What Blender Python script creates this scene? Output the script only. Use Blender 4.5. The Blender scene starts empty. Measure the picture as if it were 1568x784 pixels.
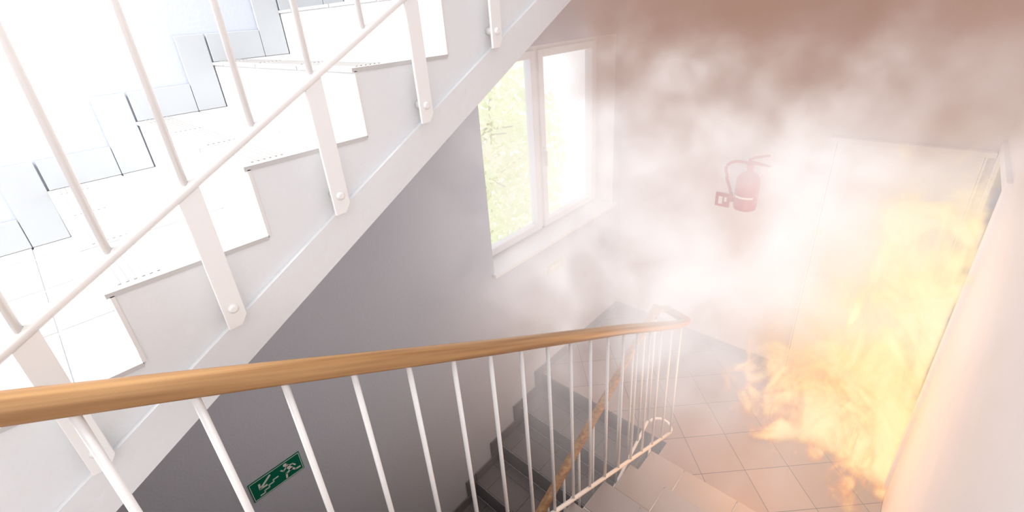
import bpy, bmesh, math, random
from mathutils import Vector, Matrix
random.seed(4)
scn=bpy.context.scene
H=2.949            # camera height above the half landing
def Z(z): return z+H
# ------------------------------------------------------------------ materials
def newmat(name):
    m=bpy.data.materials.new(name); m.use_nodes=True
    nt=m.node_tree; b=nt.nodes['Principled BSDF']
    return m,nt,b
def paint(name,col,rough=.6,bump=.05,scale=60,var=.04):
    m,nt,b=newmat(name); N=nt.nodes; L=nt.links
    tc=N.new('ShaderNodeTexCoord'); n=N.new('ShaderNodeTexNoise'); n.inputs['Scale'].default_value=scale; n.inputs['Detail'].default_value=2
    n2=N.new('ShaderNodeTexNoise'); n2.inputs['Scale'].default_value=2.2
    L.new(tc.outputs['Object'],n.inputs['Vector']); L.new(tc.outputs['Object'],n2.inputs['Vector'])
    r=N.new('ShaderNodeValToRGB'); r.color_ramp.elements[0].position=.3; r.color_ramp.elements[1].position=.7
    r.color_ramp.elements[0].color=(*[c*(1-var) for c in col],1); r.color_ramp.elements[1].color=(*col,1)
    L.new(n2.outputs['Fac'],r.inputs['Fac']); L.new(r.outputs['Color'],b.inputs['Base Color'])
    if bump:
        bp=N.new('ShaderNodeBump'); bp.inputs['Strength'].default_value=bump; bp.inputs['Distance'].default_value=.01
        L.new(n.outputs['Fac'],bp.inputs['Height']); L.new(bp.outputs['Normal'],b.inputs['Normal'])
    b.inputs['Roughness'].default_value=rough
    return m
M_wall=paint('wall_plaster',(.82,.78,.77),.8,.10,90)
M_wallL=paint('wall_plaster_shaded',(.57,.61,.69),.8,.10,90)  # same plaster, with the cool shade of the left wall put into its colour
M_white=paint('white_paint',(.86,.86,.87),.45,.03,40)
M_string=paint('stringer_plaster',(.80,.82,.84),.7,.22,45)
M_metal=paint('white_enamel',(.90,.90,.89),.35,0)
M_tileL=paint('light_stair_tile',(.60,.59,.58),.35,.02,30,.10)
M_tileR=paint('light_riser_tile',(.80,.79,.78),.35,.02,30,.05)
M_tileB=paint('skirting_tile',(.56,.59,.62),.35,.03,30,.12)
M_tileW=paint('beige_stair_tile',(.38,.33,.31),.4,.03,30,.12)
M_tileD=paint('shaded_stair_tile',(.17,.155,.155),.4,.03,30,.12)  # same stair tile, darkened to carry the lower flight's shade
M_rib=paint('anti_slip_rib',(.38,.37,.36),.6,0)
M_green=paint('sign_green',(.0,.16,.09),.4,0)
M_signw=paint('sign_white',(.8,.85,.8),.5,0)
M_signy=paint('sign_yellow',(.60,.52,.25),.5,0)
M_red=paint('extinguisher_red',(.50,.02,.015),.3,0)
M_steel=paint('steel',(.6,.6,.6),.3,0); M_steel.node_tree.nodes['Principled BSDF'].inputs['Metallic'].default_value=.9
def woodmat():
    m,nt,b=newmat('varnished_wood'); N=nt.nodes; L=nt.links
    tc=N.new('ShaderNodeTexCoord'); mp=N.new('ShaderNodeMapping'); mp.vector_type='POINT'
    mp.inputs['Rotation'].default_value=(math.radians(28),0,0)
    mp2=N.new('ShaderNodeMapping'); mp2.inputs['Scale'].default_value=(60,1.6,60)
    n=N.new('ShaderNodeTexNoise'); n.inputs['Scale'].default_value=1.0; n.inputs['Detail'].default_value=5; n.inputs['Distortion'].default_value=.2
    r=N.new('ShaderNodeValToRGB'); e=r.color_ramp.elements
    e[0].position=.3; e[0].color=(.30,.145,.055,1); e[1].position=.72; e[1].color=(.54,.31,.13,1)
    L.new(tc.outputs['Object'],mp.inputs['Vector']); L.new(mp.outputs[0],mp2.inputs[0]); L.new(mp2.outputs[0],n.inputs['Vector']); L.new(n.outputs['Fac'],r.inputs['Fac']); L.new(r.outputs[0],b.inputs['Base Color'])
    b.inputs['Roughness'].default_value=.35
    return m
M_wood=woodmat()
def floormat():
    m,nt,b=newmat('diagonal_floor_tiles'); N=nt.nodes; L=nt.links
    tc=N.new('ShaderNodeTexCoord'); mp=N.new('ShaderNodeMapping'); mp.inputs['Rotation'].default_value=(0,0,math.radians(45))
    br=N.new('ShaderNodeTexBrick'); br.offset=0; br.inputs['Scale'].default_value=1; br.inputs['Brick Width'].default_value=.30; br.inputs['Row Height'].default_value=.30; br.inputs['Mortar Size'].default_value=.0025
    br.inputs['Color1'].default_value=(.36,.29,.27,1); br.inputs['Color2'].default_value=(.31,.25,.235,1); br.inputs['Mortar'].default_value=(.10,.08,.07,1)
    L.new(tc.outputs['Object'],mp.inputs[0]); L.new(mp.outputs[0],br.inputs['Vector']); L.new(br.outputs['Color'],b.inputs['Base Color'])
    b.inputs['Roughness'].default_value=.3
    return m
M_floor=floormat()
def glassmat():
    m=bpy.data.materials.new('window_glass'); m.use_nodes=True; nt=m.node_tree; N=nt.nodes; N.clear()
    o=N.new('ShaderNodeOutputMaterial'); t=N.new('ShaderNodeBsdfTransparent'); g=N.new('ShaderNodeBsdfGlossy'); g.inputs['Roughness'].default_value=.02
    mx=N.new('ShaderNodeMixShader'); mx.inputs[0].default_value=.06
    nt.links.new(t.outputs[0],mx.inputs[1]); nt.links.new(g.outputs[0],mx.inputs[2]); nt.links.new(mx.outputs[0],o.inputs[0]); return m
M_glass=glassmat()
def leafmat():
    m,nt,b=newmat('leaves'); N=nt.nodes; L=nt.links
    n=N.new('ShaderNodeTexNoise'); n.inputs['Scale'].default_value=1.5; tc=N.new('ShaderNodeTexCoord'); L.new(tc.outputs['Object'],n.inputs['Vector'])
    r=N.new('ShaderNodeValToRGB'); e=r.color_ramp.elements; e[0].position=.35;e[0].color=(.86,.92,.66,1); e[1].position=.6;e[1].color=(.99,.98,.86,1)  # foliage colour paled to stand for overexposed daylight
    L.new(n.outputs['Fac'],r.inputs[0]); L.new(r.outputs[0],b.inputs['Base Color'])
    t=N.new('ShaderNodeBsdfTranslucent'); L.new(r.outputs[0],t.inputs[0]); mx=N.new('ShaderNodeMixShader'); mx.inputs[0].default_value=.5
    L.new(b.outputs[0],mx.inputs[1]); L.new(t.outputs[0],mx.inputs[2]); L.new(mx.outputs[0],N['Material Output'].inputs[0]); return m
M_leaf=leafmat(); M_bark=paint('bark',(.7,.66,.55),.9,.3,20)
# ------------------------------------------------------------------ mesh builder
class MB:
    def __init__(s): s.bm=bmesh.new(); s.mats=[]
    def mi(s,m):
        if m not in s.mats: s.mats.append(m)
        return s.mats.index(m)
    def box(s,x0,x1,y0,y1,z0,z1,m):
        i=s.mi(m); v=[s.bm.verts.new((x,y,z)) for x in(x0,x1) for y in(y0,y1) for z in(z0,z1)]
        for f in((0,1,3,2),(4,6,7,5),(0,4,5,1),(2,3,7,6),(0,2,6,4),(1,5,7,3)):
            s.bm.faces.new([v[k] for k in f]).material_index=i
    def prism(s,poly,x0,x1,m,axis='x'):
        i=s.mi(m)
        def P(a,u,v): return (a,u,v) if axis=='x' else ((u,a,v) if axis=='y' else (u,v,a))
        A=[s.bm.verts.new(P(x0,*p)) for p in poly]; B=[s.bm.verts.new(P(x1,*p)) for p in poly]; n=len(poly)
        fs=[s.bm.faces.new(A),s.bm.faces.new(B[::-1])]
        for k in range(n): fs.append(s.bm.faces.new((A[k],B[k],B[(k+1)%n],A[(k+1)%n])))
        for f in fs: f.material_index=i
    def tube(s,pts,rad,m,n=12,sec=None,up=None):
        i=s.mi(m); pts=[Vector(p) for p in pts]; rings=[]
        if not isinstance(rad,(list,tuple)): rad=[rad]*len(pts)
        for k,p in enumerate(pts):
            d=(pts[min(k+1,len(pts)-1)]-pts[max(k-1,0)]).normalized()
            u=Vector(up) if up else (Vector((0,0,1)) if abs(d.z)<.9 else Vector((1,0,0)))
            a=d.cross(u).normalized(); b=a.cross(d).normalized()
            if sec: ring=[s.bm.verts.new(p+a*x*rad[k]+b*y*rad[k]) for x,y in sec]
            else: ring=[s.bm.verts.new(p+(a*math.cos(t)+b*math.sin(t))*rad[k]) for t in [2*math.pi*j/n for j in range(n)]]
            rings.append(ring)
        c=len(rings[0])
        for k in range(len(rings)-1):
            for j in range(c):
                f=s.bm.faces.new((rings[k][j],rings[k][(j+1)%c],rings[k+1][(j+1)%c],rings[k+1][j])); f.material_index=i; f.smooth=True
        for r in(rings[0][::-1],rings[-1]):
            s.bm.faces.new(r).material_index=i
    def obj(s,name,parent=None,bevel=0,bs=2):
        bmesh.ops.recalc_face_normals(s.bm,faces=s.bm.faces)
        me=bpy.data.meshes.new(name); s.bm.to_mesh(me); s.bm.free()
        for m in s.mats: me.materials.append(m)
        o=bpy.data.objects.new(name,me); bpy.context.collection.objects.link(o)
        if parent: o.parent=parent
        if bevel:
            b=o.modifiers.new('bevel','BEVEL'); b.width=bevel; b.segments=bs; b.limit_method='ANGLE'; b.angle_limit=math.radians(40)
        return o
def empty(name,loc=(0,0,0)):
    e=bpy.data.objects.new(name,None); bpy.context.collection.objects.link(e); e.empty_display_size=.1; return e
# ------------------------------------------------------------------ dimensions
A=2.106; B=3.689; RW=.30; C=1.08; D=.918
G0=.297; R0=.165; Y0=.012; Z0=Z(-.427)
NEAR=-3.0; TOP=Z(2.2); BOT=Z(-5.2)
WY1,WY2,WZ1,WZ2=1.958,3.551,Z(-1.686),Z(-.216); W=.21
TL=Z0-5*R0
# ------------------------------------------------------------------ shell
m=MB(); t=.30
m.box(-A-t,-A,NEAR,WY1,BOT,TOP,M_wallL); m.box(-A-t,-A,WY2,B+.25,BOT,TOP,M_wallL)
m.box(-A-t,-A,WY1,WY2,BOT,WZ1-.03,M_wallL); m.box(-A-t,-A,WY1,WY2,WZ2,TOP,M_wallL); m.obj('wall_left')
m=MB(); m.box(-A,RW+.25,B,B+.25,BOT,TOP,M_wall); m.obj('wall_far')
DY1,DY2,DZ=2.95,3.62,Z(-.90)
m=MB(); m.box(RW,RW+.2,NEAR,DY1,BOT,TOP,M_wall); m.box(RW,RW+.2,DY2,B,BOT,TOP,M_wall); m.box(RW,RW+.2,DY1,DY2,DZ,TOP,M_wall); m.box(RW,RW+.2,DY1,DY2,BOT,-.2,M_wall); m.obj('wall_right')
m=MB(); m.box(-A-t,RW+.2,NEAR-.2,NEAR,BOT,TOP,M_wall); m.obj('wall_near')
m=MB(); m.box(RW+.2,2.2,DY1-.6,DY1-.5,-.2,2.6,M_wall); m.box(RW+.2,2.2,DY2+.3,DY2+.4,-.2,2.6,M_wall); m.box(2.2,2.3,DY1-.6,DY2+.4,-.2,2.6,M_wall); m.box(RW+.2,2.3,DY1-.6,DY2+.4,2.6,2.7,M_wall); m.obj('wall_side_room')
m=MB(); m.box(-D-.01,RW-.002,2.15,B-.002,-.2,0,M_floor); m.box(-A+.002,-D-.01,2.42,B-.002,-.2,0,M_floor); m.box(RW-.002,2.2,DY1,DY2,-.2,-.0,M_floor); m.obj('floor')
m=MB(); m.box(-A+.002,RW-.002,NEAR+.002,-.62,TL-.2,TL,M_floor); m.obj('floor_upper')
m=MB(); m.box(-A+.002,RW-.002,NEAR+.002,B-.002,BOT,BOT+.1,M_floor); m.obj('floor_lower')
m=MB(); m.box(-A+.014,-.52,B-.012,B-.001,0.001,.085,M_tileW); m.obj('baseboard_far',bevel=.003)
m=MB(); m.box(-A+.001,-A+.012,2.42,B-.014,0.001,.085,M_tileD); m.obj('baseboard_left',bevel=.003)
# ------------------------------------------------------------------ flights
def tiles_row(m,x0,x1,y0,y1,z0,z1,mat,w=.30,gap=.003):
    x=x1
    while x>x0+.02:
        xa=max(x0,x-w); m.box(xa+gap/2,x-gap/2 if x<x1 else x,y0+gap/2,y1-gap/2,z0,z1,mat); x-=w
nlo,nhi=-5,8
top=[]
for n in range(nlo,nhi+1):
    y=Y0+n*G0; z=Z0+n*R0
    top+=[(y+.004,z-R0-.006),(y+.004,z-.006)]
top.append((Y0+(nhi+1)*G0,Z0+nhi*R0-.006))
def nz(y): return Z0+(y-Y0)*R0/G0
ye=Y0+(nhi+1)*G0; ys=Y0+nlo*G0
poly=top+[(ye,nz(ye)-.36),(ys+.3,TL-.19),(ys,TL-.19)]
XW=-A+.003
m=MB(); m.prism(poly,XW,-C,M_string)
bt=.075
m.prism([(ys+.2,nz(ys+.2)-.335+bt),(ye,nz(ye)-.335+bt),(ye,nz(ye)-.37),(ys+.2,nz(ys+.2)-.37)],-C-.02,-C+.014,M_string)
upper=m.obj('flight_body')
m=MB()
for n in range(nlo,nhi+1):
    y=Y0+n*G0; z=Z0+n*R0; xe=-C+.003
    tiles_row(m,XW,xe,y-.008,y+.195,z-.010,z,M_tileL,.30,.006); tiles_row(m,XW,xe,y+.195,y+G0+.003,z-.010,z,M_tileL,.30,.006)
    tiles_row(m,XW,xe,y-.002,y+.010,z-R0,z-.008,M_tileR,.30,.005)
    for k in range(6):
        x=-C
        while x>-A+.05:
            xa=max(x-.30,-A)
            m.box(xa+.02,x-.02,y+.020+k*.013,y+.025+k*.013,z,z+.002,M_rib); x-=.30
treads=m.obj('treads')
m=MB()
for n in range(nlo,nhi+1):
    y=Y0+n*G0; z=Z0+n*R0; s=.10
    m.box(XW,XW+.010,y+.002,y+G0-s-.002,z+.001,z+s,M_tileB)
    m.box(XW,XW+.010,y+G0-s,y+G0-.004,z+.001,z+R0+s,M_tileB)
skirt=m.obj('skirting',bevel=.0015,bs=1)
st0=empty('upper_staircase')
for o in(upper,treads,skirt): o.parent=st0
G1=.305; R1=TL/10; XR2=RW-.003
m=MB(); top=[]; yb=2.15
for k in range(1,10):
    y=yb-(k-1)*G1; z=k*R1
    top+=[(y-.004,z-R1),(y-.004,z-.009)]
top+=[(yb-9*G1,9*R1),(yb-9*G1,TL-.21),(yb-9*G1-.0,TL-.42)]
poly=top+[(2.10,-.2),(2.146,-.2)]
m.prism(poly,-D-.01,XR2,M_string)
body=m.obj('flight_body')
m=MB()
for k in range(1,10):
    y=yb-(k-1)*G1; z=k*R1
    tiles_row(m,-D-.01,XR2,y-.19,y+.012,z-.009,z,M_tileW,.33,.005); tiles_row(m,-D-.01,XR2,y-G1,y-.19,z-.009,z,M_tileW,.33,.005)
    tiles_row(m,-D-.01,XR2,y-.006,y+.006,z-R1+.001,z-.010,M_tileW,.33,.005)
tr1=m.obj('treads',bevel=.002,bs=1)
st1=empty('middle_staircase'); body.parent=st1; tr1.parent=st1
m=MB(); yt=2.42; R2=.165; G2=.297
top=[(yt,-R2-.009)]
for k in range(1,11):
    top+=[(yt-(k-1)*G2,-(k)*R2-.009),(yt-k*G2,-k*R2-.009)] if k>1 else [(yt-k*G2,-k*R2-.009)]
top+=[(yt-10*G2,-10*R2-.3),(2.42,-.45)]
m.prism(top,XW,-C,M_string); b2=m.obj('flight_body')
m=MB()
for k in range(1,11):
    y=yt-(k-1)*G2; z=-k*R2
    tiles_row(m,XW,-C,y-G2,y-G2+.2,z-.009,z,M_tileD,.30,.004); tiles_row(m,XW,-C,y-G2+.2,y-.01,z-.009,z,M_tileD,.30,.004)
    tiles_row(m,XW,-C,y-.009,y-.001,z,z+R2-.01,M_tileD,.30,.004)
tr2=m.obj('treads',bevel=.0012,bs=1)
m=MB()
for k in range(1,11):
    y=yt-(k-1)*G2; z=-k*R2
    m.box(XW,XW+.010,y-G2+.002,y-.012,z+.001,z+.09,M_tileD); m.box(XW,XW+.010,y-.10,y-.012,z+.092,z+R2+.09,M_tileD)
sk2=m.obj('skirting',bevel=.0015,bs=1)
st2=empty('lower_staircase')
for o in(b2,tr2,sk2): o.parent=st2
# ------------------------------------------------------------------ railings
def sec(w,h,r=.45,n=5):
    pts=[]
    for cx,cy,a0 in((1,1,0),(-1,1,90),(-1,-1,180),(1,-1,270)):
        for j in range(n):
            a=math.radians(a0+90*j/(n-1)); rr=min(w,h)*r
            pts.append((cx*(w/2-rr)+rr*math.cos(a),cy*(h/2-rr)+rr*math.sin(a)))
    return pts
SEC=sec(.046,.052)
rail=empty('middle_railing'); YP=2.435; S=.1488; ZT=Z(-1.884); ZB=Z(-2.85)
def ztop(y):
    return ZT+(YP-y)*.5313+.004+.018*min(1,max(0,(2.3-y)/.6))+.010*min(1,max(0,(.8-y)/.7))
def zbot(y): return ZB+(YP-y)*.505
m=MB()
pts=[(-D,-1.6,ztop(-1.6))]
for k in range(0,21): y=-.4+k*.14; pts.append((-D,y,ztop(y)))
pts=[p for p in pts if p[1]<=2.42]+[(-D,2.47,ztop(2.45)),(-D,2.52,ztop(2.47))]
m.tube(pts,1,M_wood,sec=SEC)
m.tube([(-D-.0,2.50,ztop(2.45)),(-D-.06,2.51,ztop(2.45)+.006),(-C+.03,2.50,ztop(2.45)+.03),(-C-.012,2.47,ztop(2.45)+.03),(-C-.012,2.40,ztop(2.45)+.01)],1,M_wood,sec=SEC)
m.obj('handrail',rail)
m=MB()
for n in range(0,27):
    y=YP-n*S; m.tube([(-D,y,zbot(y)),(-D,y,ztop(y)-.02)],.0078,M_metal,10)
m.tube([(-D,YP+.0,ZB),(-D,YP-27*S,zbot(YP-27*S))],.011,M_metal,10)
m.tube([(-D,YP,ZB)]+[(-D-.08+.08*math.cos(a),YP+.08*math.sin(a),ZB) for a in [math.pi*j/8 for j in range(1,8)]]+[(-C-.0,YP,ZB)],.011,M_metal,10)
for n in range(2,27,6):
    y=YP-n*S; m.box(-D-.016,-D-.011,y-.018,y+.018,zbot(y)-.22,zbot(y),M_metal)
m.obj('balusters',rail)
rail2=empty('lower_railing'); XC=-C-.012
def z2(y): return Z(-1.83)-(2.42-y)*.50
def z2b(y): return ZB-(YP-y)*.53
m=MB(); m.tube([(XC,2.44,z2(2.44))]+[(XC,2.4-k*.2,z2(2.4-k*.2)) for k in range(0,17)],1,M_wood,sec=SEC); m.obj('handrail',rail2)
m=MB()
for n in range(0,20):
    y=YP-n*S; m.tube([(XC,y,z2b(y)),(XC,y,z2(y)-.02)],.0078,M_metal,10)
m.tube([(XC,YP,ZB),(XC,YP-20*S,z2b(YP-20*S))],.011,M_metal,10)
m.obj('balusters',rail2)
rail0=empty('upper_railing'); XR=-C+.035
def zr(y): return nz(y)+.062
m=MB()
m.tube([(XR,-1.4,zr(-1.4)),(XR,2.6,zr(2.6))],.0105,M_metal,12)
for n in range(-9,18):
    y=.0387+.148*n
    m.tube([(XR,y,zr(y)),(XR,y,zr(y)+.92)],.0068,M_metal,10)
m.obj('balusters',rail0)
m=MB()
for n in range(-9,18,2):
    y=.0387+.148*n; w=.021; zt=zr(y)
    m.prism([(y-w,zt-w*.55),(y+w,zt+w*.55),(y+w,zt-.300),(y+w*.3,zt-.322),(y-w,zt-.322)],XR-.004,XR+.004,M_metal)
m.obj('mounting_bars',rail0,bevel=.0015)
m=MB()
for n in range(-9,18,2):
    y=.0387+.148*n; zt=zr(y)-.275
    m.tube([(-C,y,zt),(XR+.006,y,zt),(XR+.010,y,zt)],[.011,.011,.006],M_metal,14)
m.obj('bolts',rail0)
m=MB(); m.tube([(XR,-1.4,zr(-1.4)+.94),(XR,2.6,zr(2.6)+.94)],1,M_wood,sec=SEC); m.obj('handrail',rail0)
# ------------------------------------------------------------------ window
win=empty('window_1'); xf=-A-W
m=MB()
def frame(m,y0,y1,z0,z1,w,x0,x1,mat):
    m.box(x0,x1,y0,y0+w,z0,z1,mat); m.box(x0,x1,y1-w,y1,z0,z1,mat); m.box(x0,x1,y0+w,y1-w,z0,z0+w,mat); m.box(x0,x1,y0+w,y1-w,z1-w,z1,mat)
frame(m,WY1,WY2,WZ1-.03,WZ2,.055,xf-.03,xf+.03,M_white)
ym=2.73; m.box(xf-.03,xf+.03,ym-.03,ym+.03,WZ1,WZ2-.05,M_white)
frame(m,WY1+.045,ym-.018,WZ1+.02,WZ2-.045,.055,xf-.02,xf+.05,M_white)
frame(m,ym+.018,WY2-.045,WZ1+.02,WZ2-.045,.055,xf-.02,xf+.05,M_white)
m.obj('frame',win,bevel=.005)
m=MB(); m.box(xf,xf+.004,WY1+.05,WY2-.05,WZ1+.02,WZ2-.05,M_glass); m.obj('glass',win)
m=MB(); m.box(xf+.03,-A+.035,WY1-.02,WY2+.02,WZ1-.03,WZ1,M_white); m.obj('sill',win,bevel=.006)
m=MB()
m.box(-A-W+.03,-A+.001,WY2-.004,WY2-.0,WZ1,WZ2,M_white); m.box(-A-W+.03,-A+.001,WY1,WY2,WZ2-.004,WZ2,M_white); m.obj('reveal',win)
m=MB(); m.box(xf+.05,xf+.062,ym+.03,ym+.055,WZ1+.62,WZ1+.70,M_white); m.box(xf+.062,xf+.08,ym+.036,ym+.05,WZ1+.55,WZ1+.67,M_white); m.obj('handle',win,bevel=.003)
# ------------------------------------------------------------------ doors
door=empty('door_1'); dx0,dx1,dh=-.488,.246,2.03
m=MB(); m.box(dx0+.012,dx1-.012,B-.035,B-.002,.008,dh-.012,M_white); m.obj('leaf',door,bevel=.004)
m=MB(); m.box(dx0-.0,dx0+.010,B-.045,B-.001,0.001,dh,M_white); m.box(dx1-.01,dx1,B-.045,B-.001,0.001,dh,M_white); m.box(dx0-.03,dx1+.03,B-.05,B-.001,dh-.01,dh+.02,M_white); m.obj('frame',door,bevel=.003)
m=MB(); m.tube([(dx0+.07,B-.035,1.02),(dx0+.07,B-.08,1.02),(dx0+.09,B-.09,1.02),(dx0+.19,B-.09,1.02)],.009,M_white,10); m.box(dx0+.05,dx0+.09,B-.042,B-.03,.93,1.10,M_white); m.obj('handle',door)
door2=empty('door_2')
m=MB(); f=.06
m.box(RW-.02,RW+.205,DY1-f,DY1,0.001,DZ+f,M_white); m.box(RW-.02,RW+.205,DY2,DY2+f,0.001,DZ+f,M_white); m.box(RW-.02,RW+.205,DY1,DY2,DZ,DZ+f,M_white); m.obj('frame',door2,bevel=.004)
# ------------------------------------------------------------------ fire extinguisher
ext=empty('fire_extinguisher'); ex,ey=-.965,B-.105; zb=Z(-1.505)
m=MB(); prof=[(0,.0),(.055,.0),(.078,.012),(.082,.03),(.082,.235),(.076,.262),(.058,.285),(.030,.300),(.022,.315),(.022,.33)]
m.tube([(ex,ey,zb+z) for r,z in prof],[max(r,.001) for r,z in prof],M_red,28,up=(0,1,0)); m.obj('cylinder',ext)
m=MB(); m.tube([(ex,ey,zb+.33),(ex,ey,zb+.365)],.026,M_red,16)
m.prism([(ex-.02,zb+.36),(ex+.04,zb+.365),(ex+.13,zb+.36),(ex+.135,zb+.37),(ex+.04,zb+.385),(ex-.02,zb+.39)],ey-.012,ey+.012,M_red,'y')
m.prism([(ex-.015,zb+.385),(ex+.03,zb+.41),(ex+.12,zb+.44),(ex+.115,zb+.452),(ex+.02,zb+.425),(ex-.02,zb+.40)],ey-.012,ey+.012,M_red,'y'); m.obj('valve_handle',ext,bevel=.002)
m=MB(); hp=[]
for j in range(15):
    a=j/14; ang=math.radians(60+150*a); hp.append((ex-.075+.085*math.cos(ang)*1.1,ey-.01,zb+.30+.075*math.sin(ang)))
hp=[(ex,ey,zb+.35),(ex-.03,ey-.01,zb+.372)]+hp[2:]+[(ex-.15,ey-.01,zb+.22),(ex-.12,ey-.01,zb+.15),(ex-.105,ey-.01,zb+.10)]
m.tube(hp,.011,M_red,10); m.tube([(ex-.105,ey-.01,zb+.12),(ex-.10,ey-.01,zb+.05)],[.012,.02],M_red,12); m.obj('hose',ext)
m=MB(); m.prism([(ex+.0835*math.sin(a),ey-.0835*math.cos(a)) for a in [math.radians(d) for d in range(-50,51,10)]]+[(ex+.080*math.sin(a),ey-.080*math.cos(a)) for a in [math.radians(d) for d in range(50,-51,-10)]],zb+.11,zb+.125,M_signw,'z'); m.obj('label',ext)
m=MB(); m.box(ex-.03,ex+.03,ey+.03,B-.001,zb+.22,zb+.27,M_steel); m.obj('bracket',ext)
sg=empty('fire_extinguisher_sign'); m=MB(); sx=-1.165; m.box(sx-.055,sx+.055,B-.006,B-.0005,Z(-1.56),Z(-1.445),M_red)
sz=Z(-1.56)
m.box(sx-.03,sx+.0,B-.0075,B-.006,sz+.02,sz+.085,M_signw); m.box(sx+.014,sx+.034,B-.0075,B-.006,sz+.045,sz+.085,M_signw)
m.obj('plate',sg)
# ------------------------------------------------------------------ signs
es=empty('emergency_exit_sign'); gy0,gy1,gz0,gz1=.158,.418,Z(-2.159),Z(-2.033)
m=MB(); m.box(-A+.0005,-A+.004,gy0,gy1,gz0,gz1,M_green); m.obj('plate',es)
m=MB(); xs0,xs1=-A+.004,-A+.0052
gw=gy1-gy0; gh=gz1-gz0
def U(u,v): return (gy0+u*gh, gz0+v*gh)
def stroke(pts,w):
    for (a,b) in zip(pts[:-1],pts[1:]):
        a=Vector(U(*a));b=Vector(U(*b)); d=(b-a).normalized(); n=Vector((-d.y,d.x))*w*gh/2; e=d*w*gh*.3
        m.prism([tuple(a-n-e),tuple(b-n+e),tuple(b+n+e),tuple(a+n-e)],xs0,xs1,M_signw)
for a,b in(((.04,.05),(2.02,.05)),((.04,.95),(2.02,.95)),((.04,.05),(.04,.95)),((2.02,.05),(2.02,.95))): stroke([a,b],.022)
hd=U(1.42,.80); m.prism([(hd[0]+.075*gh*math.cos(t),hd[1]+.075*gh*math.sin(t)) for t in [2*math.pi*j/14 for j in range(14)]],xs0,xs1,M_signw)
stroke([(1.48,.68),(1.60,.42)],.15)
stroke([(1.47,.66),(1.30,.56),(1.22,.66)],.055); stroke([(1.52,.67),(1.70,.62),(1.78,.48)],.055)
stroke([(1.58,.42),(1.38,.34),(1.34,.14)],.075); stroke([(1.62,.42),(1.74,.26),(1.92,.24)],.075)
stroke([(.80,.82),(.40,.52)],.085); stroke([(.34,.48),(.36,.72)],.08); stroke([(.34,.48),(.60,.46)],.08)
stroke([(.28,.16),(.46,.16),(.46,.27),(.66,.27),(.66,.38),(.86,.38),(.86,.49),(1.06,.49)],.05)
m.obj('pictogram',es)
s2=empty('direction_sign'); m=MB(); m.box(-A+.0005,-A+.004,2.56,2.76,Z(-1.995),Z(-1.915),M_signy); y0=2.56
m.prism([(y0+.03,Z(-1.955)),(y0+.07,Z(-1.93)),(y0+.07,Z(-1.948)),(y0+.17,Z(-1.948)),(y0+.17,Z(-1.962)),(y0+.07,Z(-1.962)),(y0+.07,Z(-1.98))],-A+.004,-A+.005,M_signw); m.obj('plate',s2)
# ------------------------------------------------------------------ tree outside
m=MB()
m.tube([(-6.3,5.6,-5),(-6.2,5.7,-2),(-6.3,5.9,0),(-6.1,6.1,2)],[.12,.10,.07,.03],M_bark,10)
for k in range(16):
    a=random.uniform(0,6.28); z=random.uniform(-2,1.5); r=random.uniform(1,1.9)
    m.tube([(-6.25,5.8,z),(-6.25+math.cos(a)*r*.5,5.8+math.sin(a)*r*.5,z+.3),(-6.25+math.cos(a)*r,5.8+math.sin(a)*r,z+.5)],[.03,.02,.01],M_bark,6)
li=m.mi(M_leaf)
for k in range(7500):
    while True:
        p=Vector((random.uniform(-1,1),random.uniform(-1,1),random.uniform(-1,1)))
        if p.length<1: break
    c=Vector((-6.3,5.7,.2))+Vector((p.x*1.5,p.y*1.9,p.z*2.6))
    d=Vector((random.gauss(0,1),random.gauss(0,1),random.gauss(0,1))).normalized(); q=d.orthogonal().normalized(); s=random.uniform(.06,.12)
    f=m.bm.faces.new([m.bm.verts.new(v) for v in (c-d*s,c+q*s*.45,c+d*s,c-q*s*.45)]); f.material_index=li
tree=m.obj('garden_tree')
# ------------------------------------------------------------------ volumes as baked grids (geometry nodes Volume Cube)
def math_(nt,op,a,b=None,clamp=False):
    n=nt.nodes.new('ShaderNodeMath'); n.operation=op; n.use_clamp=clamp
    for i,v in enumerate((a,b)):
        if v is None: continue
        if isinstance(v,(int,float)): n.inputs[i].default_value=v
        else: nt.links.new(v,n.inputs[i])
    return n.outputs[0]
def mrange(nt,v,a,b,c=0,d=1,smooth=True):
    n=nt.nodes.new('ShaderNodeMapRange'); n.interpolation_type='SMOOTHSTEP' if smooth else 'LINEAR'
    nt.links.new(v,n.inputs['Value'])
    for k,x in zip(('From Min','From Max','To Min','To Max'),(a,b,c,d)): n.inputs[k].default_value=x
    return n.outputs['Result']
def noise(nt,vec,scale,detail,dist=0,rough=.55,off=None,sc=(1,1,1)):
    v=nt.nodes.new('ShaderNodeVectorMath'); v.operation='MULTIPLY_ADD'; nt.links.new(vec,v.inputs[0]); v.inputs[1].default_value=sc; v.inputs[2].default_value=off or (0,0,0)
    n=nt.nodes.new('ShaderNodeTexNoise'); n.inputs['Scale'].default_value=scale; n.inputs['Detail'].default_value=detail; n.inputs['Distortion'].default_value=dist; n.inputs['Roughness'].default_value=rough
    nt.links.new(v.outputs[0],n.inputs['Vector']); return n.outputs[0]
def dist(nt,P,c,sc):
    v=nt.nodes.new('ShaderNodeVectorMath'); v.operation='SUBTRACT'; nt.links.new(P,v.inputs[0]); v.inputs[1].default_value=c
    w_=nt.nodes.new('ShaderNodeVectorMath'); w_.operation='MULTIPLY'; nt.links.new(v.outputs[0],w_.inputs[0]); w_.inputs[1].default_value=sc
    l=nt.nodes.new('ShaderNodeVectorMath'); l.operation='LENGTH'; nt.links.new(w_.outputs[0],l.inputs[0]); return l.outputs['Value']
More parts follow.
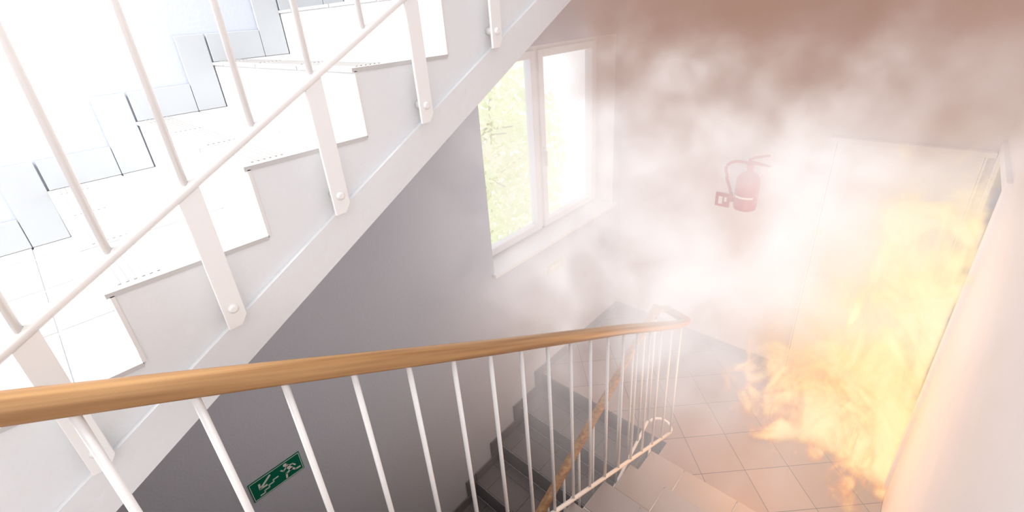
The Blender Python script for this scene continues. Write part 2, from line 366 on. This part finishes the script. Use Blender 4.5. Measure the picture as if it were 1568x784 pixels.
def ramp(nt,v,els):
    r=nt.nodes.new('ShaderNodeValToRGB'); e=r.color_ramp.elements
    while len(e)<len(els): e.new(.5)
    for x,(p,c) in zip(e,els): x.position=p; x.color=(*c,1)
    nt.links.new(v,r.inputs[0]); return r.outputs[0]
def volmat(name,els,k,step,els2=None,zr=(0,1)):
    mt=bpy.data.materials.new(name); mt.use_nodes=True; nt=mt.node_tree; nt.nodes.clear()
    at=nt.nodes.new('ShaderNodeAttribute'); at.attribute_name='density'
    col=ramp(nt,at.outputs['Fac'],els)
    if els2:
        c2=ramp(nt,at.outputs['Fac'],els2); g=nt.nodes.new('ShaderNodeNewGeometry'); s=nt.nodes.new('ShaderNodeSeparateXYZ'); nt.links.new(g.outputs['Position'],s.inputs[0])
        mx=nt.nodes.new('ShaderNodeMix'); mx.data_type='RGBA'; nt.links.new(mrange(nt,s.outputs[2],zr[0],zr[1]),mx.inputs[0]); nt.links.new(col,mx.inputs[6]); nt.links.new(c2,mx.inputs[7]); col=mx.outputs[2]
    d=math_(nt,'MULTIPLY',at.outputs['Fac'],k)
    ab=nt.nodes.new('ShaderNodeVolumeAbsorption'); ab.inputs['Color'].default_value=(0,0,0,1); nt.links.new(d,ab.inputs['Density'])
    em=nt.nodes.new('ShaderNodeEmission'); nt.links.new(col,em.inputs['Color']); nt.links.new(d,em.inputs['Strength'])
    ad=nt.nodes.new('ShaderNodeAddShader'); nt.links.new(ab.outputs[0],ad.inputs[0]); nt.links.new(em.outputs[0],ad.inputs[1])
    o=nt.nodes.new('ShaderNodeOutputMaterial'); nt.links.new(ad.outputs[0],o.inputs['Volume'])
    try: mt.cycles.volume_step_rate=step
    except Exception as ex: print('step',ex)
    return mt
def volobj(name,lo,hi,vox,mat,field):
    ng=bpy.data.node_groups.new(name+'_grid','GeometryNodeTree'); ng.interface.new_socket('Geometry',in_out='OUTPUT',socket_type='NodeSocketGeometry')
    ng.interface.new_socket('Geometry',in_out='INPUT',socket_type='NodeSocketGeometry')
    out=ng.nodes.new('NodeGroupOutput'); vc=ng.nodes.new('GeometryNodeVolumeCube'); sm=ng.nodes.new('GeometryNodeSetMaterial'); sm.inputs['Material'].default_value=mat
    pos=ng.nodes.new('GeometryNodeInputPosition'); sp=ng.nodes.new('ShaderNodeSeparateXYZ'); ng.links.new(pos.outputs[0],sp.inputs[0])
    ng.links.new(field(ng,pos.outputs[0],*sp.outputs),vc.inputs['Density'])
    vc.inputs['Min'].default_value=lo; vc.inputs['Max'].default_value=hi
    for a,i in zip('XYZ',range(3)): vc.inputs['Resolution '+a].default_value=max(2,int((hi[i]-lo[i])/vox))
    ng.links.new(vc.outputs[0],sm.inputs[0]); ng.links.new(sm.outputs[0],out.inputs[0])
    me=bpy.data.meshes.new(name); me.materials.append(mat); o=bpy.data.objects.new(name,me); bpy.context.collection.objects.link(o)
    md=o.modifiers.new('grid','NODES'); md.node_group=ng; return o
def mul(nt,*v):
    r=v[0]
    for x in v[1:]: r=math_(nt,'MULTIPLY',r,x)
    return r
def f_white(nt,P,X,Y,ZZ):
    n1=noise(nt,P,1.6,6,.9,.6); cl=mrange(nt,n1,.43,.58,.14,1)
    ny=mrange(nt,Y,.8,2.5); nh=mrange(nt,ZZ,.2,1.5,.12,1); nx=mrange(nt,X,-2.1,-1.2,.4,1)
    n3=noise(nt,P,2.2,5,.9,.6,off=(3,9,5))
    dn=mrange(nt,math_(nt,'ADD',ZZ,math_(nt,'MULTIPLY',math_(nt,'SUBTRACT',n3,.5),2.4)),2.4,2.75,1,.12)
    df=mrange(nt,dist(nt,P,(.0,3.0,.6),(1,.75,.6)),.25,1.05,.04,1)
    dE=mrange(nt,dist(nt,P,(-.97,3.4,1.65),(1,.6,1)),.15,.6,.25,1)
    rx=mrange(nt,X,-.6,.25,1,.45)
    return mul(nt,cl,ny,nh,nx,dn,df,rx,dE)
def f_dark(nt,P,X,Y,ZZ):
    n1=noise(nt,P,1.9,6,1.2,.62,off=(7,3,1)); up=mrange(nt,math_(nt,'ADD',ZZ,math_(nt,'MULTIPLY',math_(nt,'SUBTRACT',n1,.5),4.6)),2.5,2.95)
    ny=mrange(nt,Y,1.2,2.4); nx=mrange(nt,X,-1.8,-1.2,.0,1); rx=mrange(nt,X,-.5,.2,1,.55)
    lw=mrange(nt,ZZ,1.9,2.5)
    return mul(nt,up,ny,nx,rx,lw)
lo=(-A+.01,.8,.02); hi=(RW-.01,B-.01,3.7)
sw=volmat('white_smoke',[(0,(.80,.68,.65)),(.25,(.99,.89,.87)),(.6,(1.18,1.12,1.10))],1.7,6)  # smoke emits its own colour, standing in for scattered light
volobj('smoke_cloud',lo,hi,.04,sw,f_white)
sd=volmat('brown_smoke',[(0,(.52,.33,.26)),(1,(.33,.17,.12))],2.4,6)  # self-lit as well; emission replaces light scattered in the brown smoke
volobj('dark_smoke_cloud',(-A+.01,.8,1.8),hi,.04,sd,f_dark)
def f_fire(nt,P,X,Y,ZZ):
    n1=noise(nt,P,3.0,6,2.4,.62,sc=(1,1,.5),off=(2,0,4))
    env=math_(nt,'SUBTRACT',mrange(nt,X,-.72,.22,0,1.40,False),mrange(nt,ZZ,0,2.2,0,1.30,False))
    env=math_(nt,'ADD',env,mrange(nt,ZZ,0,.45,.50,0))
    yf=mrange(nt,math_(nt,'ABSOLUTE',math_(nt,'SUBTRACT',Y,3.27)),.20,.57,0,1.5,False)
    base=math_(nt,'SUBTRACT',env,yf)
    v=math_(nt,'ADD',base,math_(nt,'MULTIPLY',math_(nt,'SUBTRACT',n1,.5),6.5))
    core=mrange(nt,v,.50,1.3)
    gl=mrange(nt,dist(nt,P,(.0,3.3,.95),(1,.8,.62)),.1,.72,.085,0)  # faint glow halo added to the density around the flames
    return mul(nt,math_(nt,'MAXIMUM',core,gl),mrange(nt,ZZ,0,.05),mrange(nt,X,-.89,-.75),mrange(nt,ZZ,2.0,2.3,1,0))
fm=volmat('flame',[(0,(1.1,.62,.22)),(.08,(1.0,.26,.02)),(.35,(1.25,.40,.03)),(.8,(1.45,.90,.22)),(1,(1.5,1.1,.45))],13.0,2,
   [(0,(1.2,.92,.55)),(.08,(1.2,.85,.42)),(.35,(1.35,.88,.22)),(.8,(1.5,1.15,.48)),(1,(1.5,1.2,.6))],(.1,1.0))
volobj('flames',(-.9,2.6,.004),(RW-.01,B-.06,2.3),.015,fm,f_fire)
# ------------------------------------------------------------------ lights
def light(kind,name,loc,e,col,size=.3,rot=None):
    l=bpy.data.lights.new(name,kind); l.energy=e; l.color=col
    if kind=='AREA': l.size=size
    if kind=='POINT': l.shadow_soft_size=size
    o=bpy.data.objects.new(name,l); o.location=loc
    if rot is not None: o.rotation_euler=rot
    bpy.context.collection.objects.link(o); return o
light('AREA','stair_daylight',(-1.45,-.9,Z(1.35)),96,(1,.99,.97),.9,(math.radians(12),math.radians(-8),0))
light('POINT','fire_light',(-.42,2.55,.75),24,(1,.47,.18),.3)
light('POINT','fire_light_top',(-.15,2.6,1.7),7,(1,.60,.32),.3)
w=bpy.data.worlds.new('sky'); scn.world=w; w.use_nodes=True
bg=w.node_tree.nodes['Background']; bg.inputs[0].default_value=(.94,.965,1,1); bg.inputs[1].default_value=1.45
# ------------------------------------------------------------------ camera
R=[[0.73851,-0.23868,0.63058],[0.67079,0.35466,-0.65135],[-0.06818,0.90402,0.42202]]
cd=bpy.data.cameras.new('camera'); cam=bpy.data.objects.new('camera',cd); bpy.context.collection.objects.link(cam)
M=Matrix(R).to_4x4(); M.translation=Vector((0,0,H)); cam.matrix_world=M
cd.sensor_width=36; cd.lens=708.45/1568*36; cd.shift_y=-43.68/1568; cd.clip_start=.02
scn.camera=cam
scn.view_settings.view_transform='Standard'; scn.view_settings.look='None'; scn.view_settings.exposure=0
